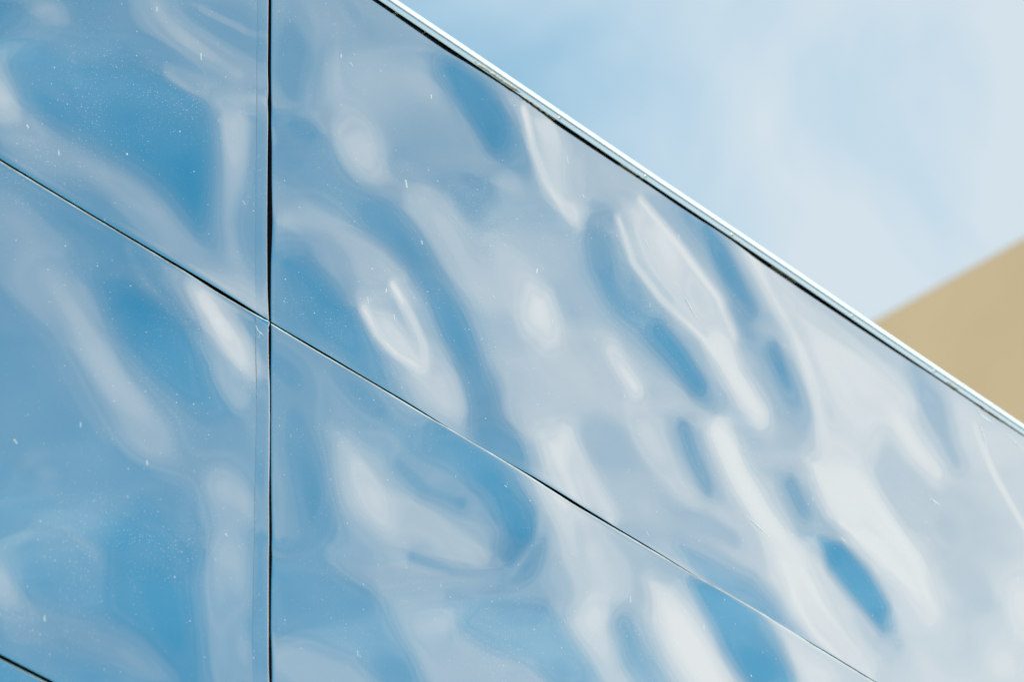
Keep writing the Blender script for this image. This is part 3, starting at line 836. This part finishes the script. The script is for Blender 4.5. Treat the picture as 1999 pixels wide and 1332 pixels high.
EDGE_PINS = {'A': (30, 8, 3, 25), 'B': (10, 10, 25, 3), 'C': (8, 25, 3, 20), 'D': (8, 14, 20, 3)}   # edge pinning weights: below, above, left, right
rows = [(0.0, ROW_TOP)] + [(-(i + 1) * ROW, -i * ROW) for i in range(6)]
panels = {}
SHEETS = {}
plain = []
for k in range(3):
    s, t, h = sheet(random_dents(20 + k, 0, COL, -ROW, 0), 0, COL, -ROW, 0, 0.02, whole=True)
    plain.append((s, t, h * 0.8))
plain_mesh = {}
for r, (t0, t1) in enumerate(rows):
    for c in range(-2, 2):
        s0, s1 = c * COL, (c + 1) * COL
        key = {(0, -1): 'A', (0, 0): 'B', (1, -1): 'C', (1, 0): 'D'}.get((r, c))
        if key:
            res = 0.0085
            s, t, h = sheet(DENTS[key], s0, s1, t0, t1, res, EDGE_PINS[key])
            SHEETS[key] = (s, t, h)
            me, (cs, ct) = panel_mesh('cladding_panel', s, t, h, edge_wobble(s0, s1, t0, t1, 7 * r + 3 * c + 40, r == 0), r == 0)
        else:
            k = (r * 5 + c * 3) % 3
            mk = (k, r == 0)
            if mk not in plain_mesh:
                ps, pt, ph = plain[k]
                tt = t0 + (pt - pt[0]) / (pt[-1] - pt[0]) * (t1 - t0)
                plain_mesh[mk] = panel_mesh('cladding_panel', ps, tt, ph, None, r == 0)[0]
            me = plain_mesh[mk]
            cs, ct = (s0 + s1) / 2, (t0 + t1) / 2
        o = link('cladding_panel', me, bld, (cs, -0.0028 if (r, c) == (1, -1) else 0.0, Z0 + ct))
        panels[(r, c)] = (o, cs, ct)


def surf(key, ss, tt):
    s, t, h = SHEETS[key]
    i = np.clip((np.asarray(ss) - s[0]) / (s[1] - s[0]), 0, len(s) - 1.001)
    j = np.clip((np.asarray(tt) - t[0]) / (t[1] - t[0]), 0, len(t) - 1.001)
    i0, j0 = i.astype(int), j.astype(int)
    a, b = i - i0, j - j0
    return (h[j0, i0] * (1 - a) + h[j0, i0 + 1] * a) * (1 - b) + (h[j0 + 1, i0] * (1 - a) + h[j0 + 1, i0 + 1] * a) * b


# the narrow doubled strip down the right edge of the left-hand panels
for key, (r, c), wid in (('A', (0, -1), 0.046), ('C', (1, -1), 0.052)):
    o, cs, ct = panels[(r, c)]
    t0, t1 = rows[r]
    tt = np.linspace(t0 + 0.012, t1 - 0.012, 150)
    vs, fs = [], []
    jw = jitter(5 + r, 0.004, 3.0)
    for part in (1,):
        base = len(vs)
        for tv in tt:
            sa, sb = -wid + jw(tv), -0.0105
            row = tuple((sa + (sb - sa) * q / 4, 0.00015) for q in range(5))
            for sv, up in row:
                vs.append((sv - cs, -(float(surf(key, sv, tv)) + up + 0.006 * (sv - sa)), tv - ct))
        n = len(row)
        for i in range(len(tt) - 1):
            for j in range(n - 1):
                fs.append((base + i * n + j, base + i * n + j + 1, base + (i + 1) * n + j + 1, base + (i + 1) * n + j))
    me = mesh_of('edge_strip', vs, fs, [M_PANEL], True)
    link('edge_strip', me, o)

# ---------------------------------------------------------------- roof edge trim, gap shade strip, sealant, rivets
for c in range(-2, 2):
    x0, x1 = c * COL + 0.001, (c + 1) * COL - 0.001
    wy, wz = jitter(60 + c, 0.0012, 2.5), jitter(70 + c, 0.0010, 2.5)
    wob = lambda x: (wy(x), wz(x))
    zb = TOP - 0.0082
    prof = [(-0.0055, zb), (-0.0065, zb + 0.002), (-0.0065, zb + 0.0175), (-0.0055, zb + 0.0185), (-0.0045, zb + 0.0192), (0.04, zb + 0.0192), (0.04, zb)]
    vs, fs = extrude(prof, x0, x1, 90, wob)
    face = link('trim_face', mesh_of('trim_face', vs, fs, [M_FACE, M_DARK], False, ([0] * 5 + [0, 1]) * 90 + [0, 0]), bld)  # underside painted black as gap shade
    pr = [(-0.0080, zb + 0.0198), (-0.0092, zb + 0.0212), (-0.0090, zb + 0.0232), (-0.0052, zb + 0.0410), (-0.0025, zb + 0.0450), (0.0030, zb + 0.0465), (0.12, zb + 0.0465), (0.12, zb + 0.0198)]
    vs, fs = extrude(pr, x0, x1, 90, wob)
    cop = link('coping', mesh_of('coping', vs, fs, [M_TRIM]), bld)
    vs, fs = extrude([(0.034, TOP - 0.03), (0.034, zb - 0.0005), (0.043, zb - 0.0005), (0.043, TOP - 0.03)], x0, x1, 2)  # dark strip added so the gap below the trim reads as shadow
    link('gap_shade_strip', mesh_of('gap_shade_strip', vs, fs, [M_GAP_SHADE]), bld)

SEALANT = [(0.3964, 0.5069, 0.0035, 0.0), (0.5184, 0.6616, 0.0025, -0.001), (0.7241, 0.9227, 0.0075, 0.003), (0.9267, 1.0718, 0.003, -0.003), (1.3177, 1.4246, 0.003, -0.002), (1.761, 1.8357, 0.004, 0.001), (1.9564, 2.0821, 0.0015, -0.003), (2.7544, 2.8152, 0.005, 0.0), (2.8926, 3.0419, 0.002, -0.004)]
RIVETS = [1.0766, 1.426, 1.7911, 2.3212, 2.6995]
MARKS = [
    ('B', [(1.5739, 0.8879), (1.5933, 0.8661), (1.6228, 0.8396)], 0.0035),
    ('B', [(1.534, 0.9174), (1.5541, 0.9044)], 0.003),
    ('B', [(1.5109, 1.1014), (1.5187, 1.0919)], 0.005),
    ('B', [(1.4137, 0.9917), (1.433, 0.97)], 0.0035),
    ('B', [(1.772, 0.2831), (1.8131, 0.2719), (1.8587, 0.2612)], 0.0035),
    ('B', [(2.6296, 0.7427), (2.6479, 0.7394), (2.6711, 0.7366)], 0.005),
    ('B', [(2.1782, 0.401), (2.1931, 0.3965)], 0.006),
    ('B', [(2.9029, 1.1729), (2.9259, 1.1628), (2.963, 1.163), (2.9814, 1.1541)], 0.006),
    ('B', [(3.0362, 1.1556), (3.0847, 1.1468), (3.1313, 1.1405)], 0.003),
    ('B', [(2.9096, 1.137), (2.9278, 1.0962), (2.9372, 1.0617)], 0.004),
    ('B', [(0.2502, 0.9402), (0.25, 0.9288)], 0.005),
    ('B', [(0.2832, 0.9335), (0.2942, 0.9285)], 0.004),
    ('B', [(0.4796, 0.6766), (0.4827, 0.6529)], 0.006),
    ('B', [(0.5874, 1.009), (0.589, 0.9966)], 0.006),
    ('B', [(0.3952, 0.2974), (0.3931, 0.2857)], 0.006),
    ('B', [(0.3257, 0.2356), (0.3289, 0.2162)], 0.005),
    ('B', [(0.4227, 0.2357), (0.4242, 0.2229)], 0.005),
    ('B', [(0.5289, 0.5142), (0.5323, 0.5035)], 0.005),
    ('B', [(0.9745, 0.6656), (0.9717, 0.6497)], 0.006),
    ('B', [(1.0283, 0.5368), (1.0294, 0.5215)], 0.005),
    ('B', [(0.7913, 0.4843), (0.7988, 0.4803)], 0.004),
    ('B', [(1.1666, 1.0064), (1.172, 0.996)], 0.007),
    ('B', [(1.111, 1.0986), (1.1118, 1.0771)], 0.004),
    ('C', [(-0.0506, -0.036), (-0.0422, -0.0461), (-0.0337, -0.052)], 0.0025),
    ('C', [(-0.0388, -0.066), (-0.0337, -0.0476), (-0.0236, -0.0526)], 0.002),
    ('C', [(-0.7934, -0.7206), (-0.7843, -0.7267)], 0.006),
    ('C', [(-0.1473, -0.6522), (-0.1409, -0.6573)], 0.006),
    ('C', [(-0.3964, -0.5796), (-0.3946, -0.5908)], 0.005),
    ('A', [(-0.2389, 0.6568), (-0.2369, 0.6362)], 0.004),
    ('A', [(-0.7718, 0.1447), (-0.7668, 0.1374)], 0.008),
    ('A', [(-0.4607, 0.24), (-0.459, 0.2351)], 0.006),
    ('A', [(-0.0907, 0.3036), (-0.0822, 0.2948)], 0.003),
    ('A', [(-0.3873, 0.7093), (-0.387, 0.6939)], 0.004),
    ('D', [(1.1565, 0.0421), (1.1624, 0.0146)], 0.003),
    ('D', [(1.3494, 0.0432), (1.3588, 0.0353)], 0.004),
    ('D', [(0.8095, -0.0725), (0.8168, -0.075)], 0.004),
    ('D', [(1.7529, -0.2), (1.7565, -0.2044)], 0.006),
    ('D', [(0.2853, -0.7633), (0.2868, -0.7762)], 0.003),
    ('D', [(1.2694, -0.1842), (1.2699, -0.2032)], 0.004),
]


for k, (sa, sb, rad, lift) in enumerate(SEALANT):
    rng = np.random.default_rng(100 + k)
    n = max(6, int((sb - sa) / 0.006))
    vs, fs = [], []
    for i in range(n + 1):
        u = i / n
        x = sa + (sb - sa) * u
        e = min(1.0, 6 * u, 6 * (1 - u)) ** 0.5
        rr = 0.62 * rad * max(0.12, e) * (0.7 + 0.6 * rng.random())
        y0 = -float(surf('B', x, TOP - Z0 - 0.004)) - 0.004
        z0 = TOP - 0.005 + lift + 0.0010 * rng.standard_normal()
        for q in range(6):
            a = q * math.pi / 3
            vs.append((x, y0 + rr * 0.8 * math.cos(a), z0 + rr * math.sin(a)))
    for i in range(n):
        for q in range(6):
            fs.append((i * 6 + q, i * 6 + (q + 1) % 6, (i + 1) * 6 + (q + 1) % 6, (i + 1) * 6 + q))
    fs += [tuple(range(5, -1, -1)), tuple(n * 6 + q for q in range(6))]
    link('sealant', mesh_of('sealant', vs, fs, [M_SEAL], True), bld)

for x in RIVETS:
    vs, fs = [], []
    for j, (rr, d) in enumerate(((0.0042, 0.0), (0.0036, 0.0012), (0.0018, 0.0020))):
        for q in range(10):
            a = q * math.tau / 10
            vs.append((rr * math.cos(a), -d, rr * math.sin(a)))
    for j in range(2):
        for q in range(10):
            fs.append((j * 10 + q, j * 10 + (q + 1) % 10, (j + 1) * 10 + (q + 1) % 10, (j + 1) * 10 + q))
    fs.append(tuple(20 + q for q in range(10)))
    link('rivet', mesh_of('rivet', vs, fs, [M_RIVET], True), bld, (x, -0.0075, TOP + 0.0030))

# ---------------------------------------------------------------- scratches and dried drops on the panels
for key, pts, w in MARKS:
    o, cs, ct = panels[{'A': (0, -1), 'B': (0, 0), 'C': (1, -1), 'D': (1, 0)}[key]]
    P = np.array(pts)
    d = np.diff(P, axis=0)
    vs, fs = [], []
    n = len(P)
    for i in range(n):
        tg = d[min(i, n - 2)]
        tg = tg / np.hypot(*tg)
        nn = np.array((-tg[1], tg[0]))
        ww = w * (0.35 if i in (0, n - 1) else 1.0)
        for sg in (-1, 1):
            q = P[i] + nn * sg * ww / 2
            vs.append((q[0] - cs, -float(surf(key, q[0], q[1])) - 0.0009, q[1] - ct))
    for i in range(n - 1):
        fs.append((2 * i, 2 * i + 1, 2 * i + 3, 2 * i + 2))
    link('scratch' if n > 2 else 'dried_drop', mesh_of('scratch', vs, fs, [M_MARK]), o)

# ---------------------------------------------------------------- the tan building behind
TAN_AT = (40.0000, 25.9416)
TAN_TURN = -1.61463
TAN_TOP = 40.8696

tan = bpy.data.objects.new('tan_building', None)
scene.collection.objects.link(tan)
tan.location = (TAN_AT[0], TAN_AT[1], 0)
tan.rotation_euler = (0, 0, TAN_TURN)
tag(tan, 'plain tan rendered building rising behind the metal clad wall', 'building')
HT = TAN_TOP
# local +x runs along the wall towards the camera side, local -y faces the street
vs, fs = box((-26, 9, 0.0, 24, 0, HT - 0.014))
link('wall', mesh_of('wall', vs, fs, [M_TAN]), tan)
vs, fs = extrude([(-0.003, HT - 0.0135), (-0.003, HT - 0.004), (0.001, HT), (0.35, HT), (0.35, HT - 0.0135)], -26.01, 9.01, 1)
link('parapet_cap', mesh_of('parapet_cap', vs, fs, [M_TAN]), tan)
wv = box((-0.8, 0.8, -0.03, 0.10, -0.9, 0.9))
wf = mesh_of('window', *wv, [M_FRAME])
wp = mesh_of('pane', *box((-0.7, 0.7, -0.04, -0.032, -0.8, 0.8)), [M_GLASS])
for zz in (4.0, 7.6, 11.2, 14.8, 18.4, 22.0, 25.6):
    for xx in range(-22, 9, 6):
        wo_ = link('window', wf, tan, (xx, 0, zz))
        link('pane', wp, wo_)
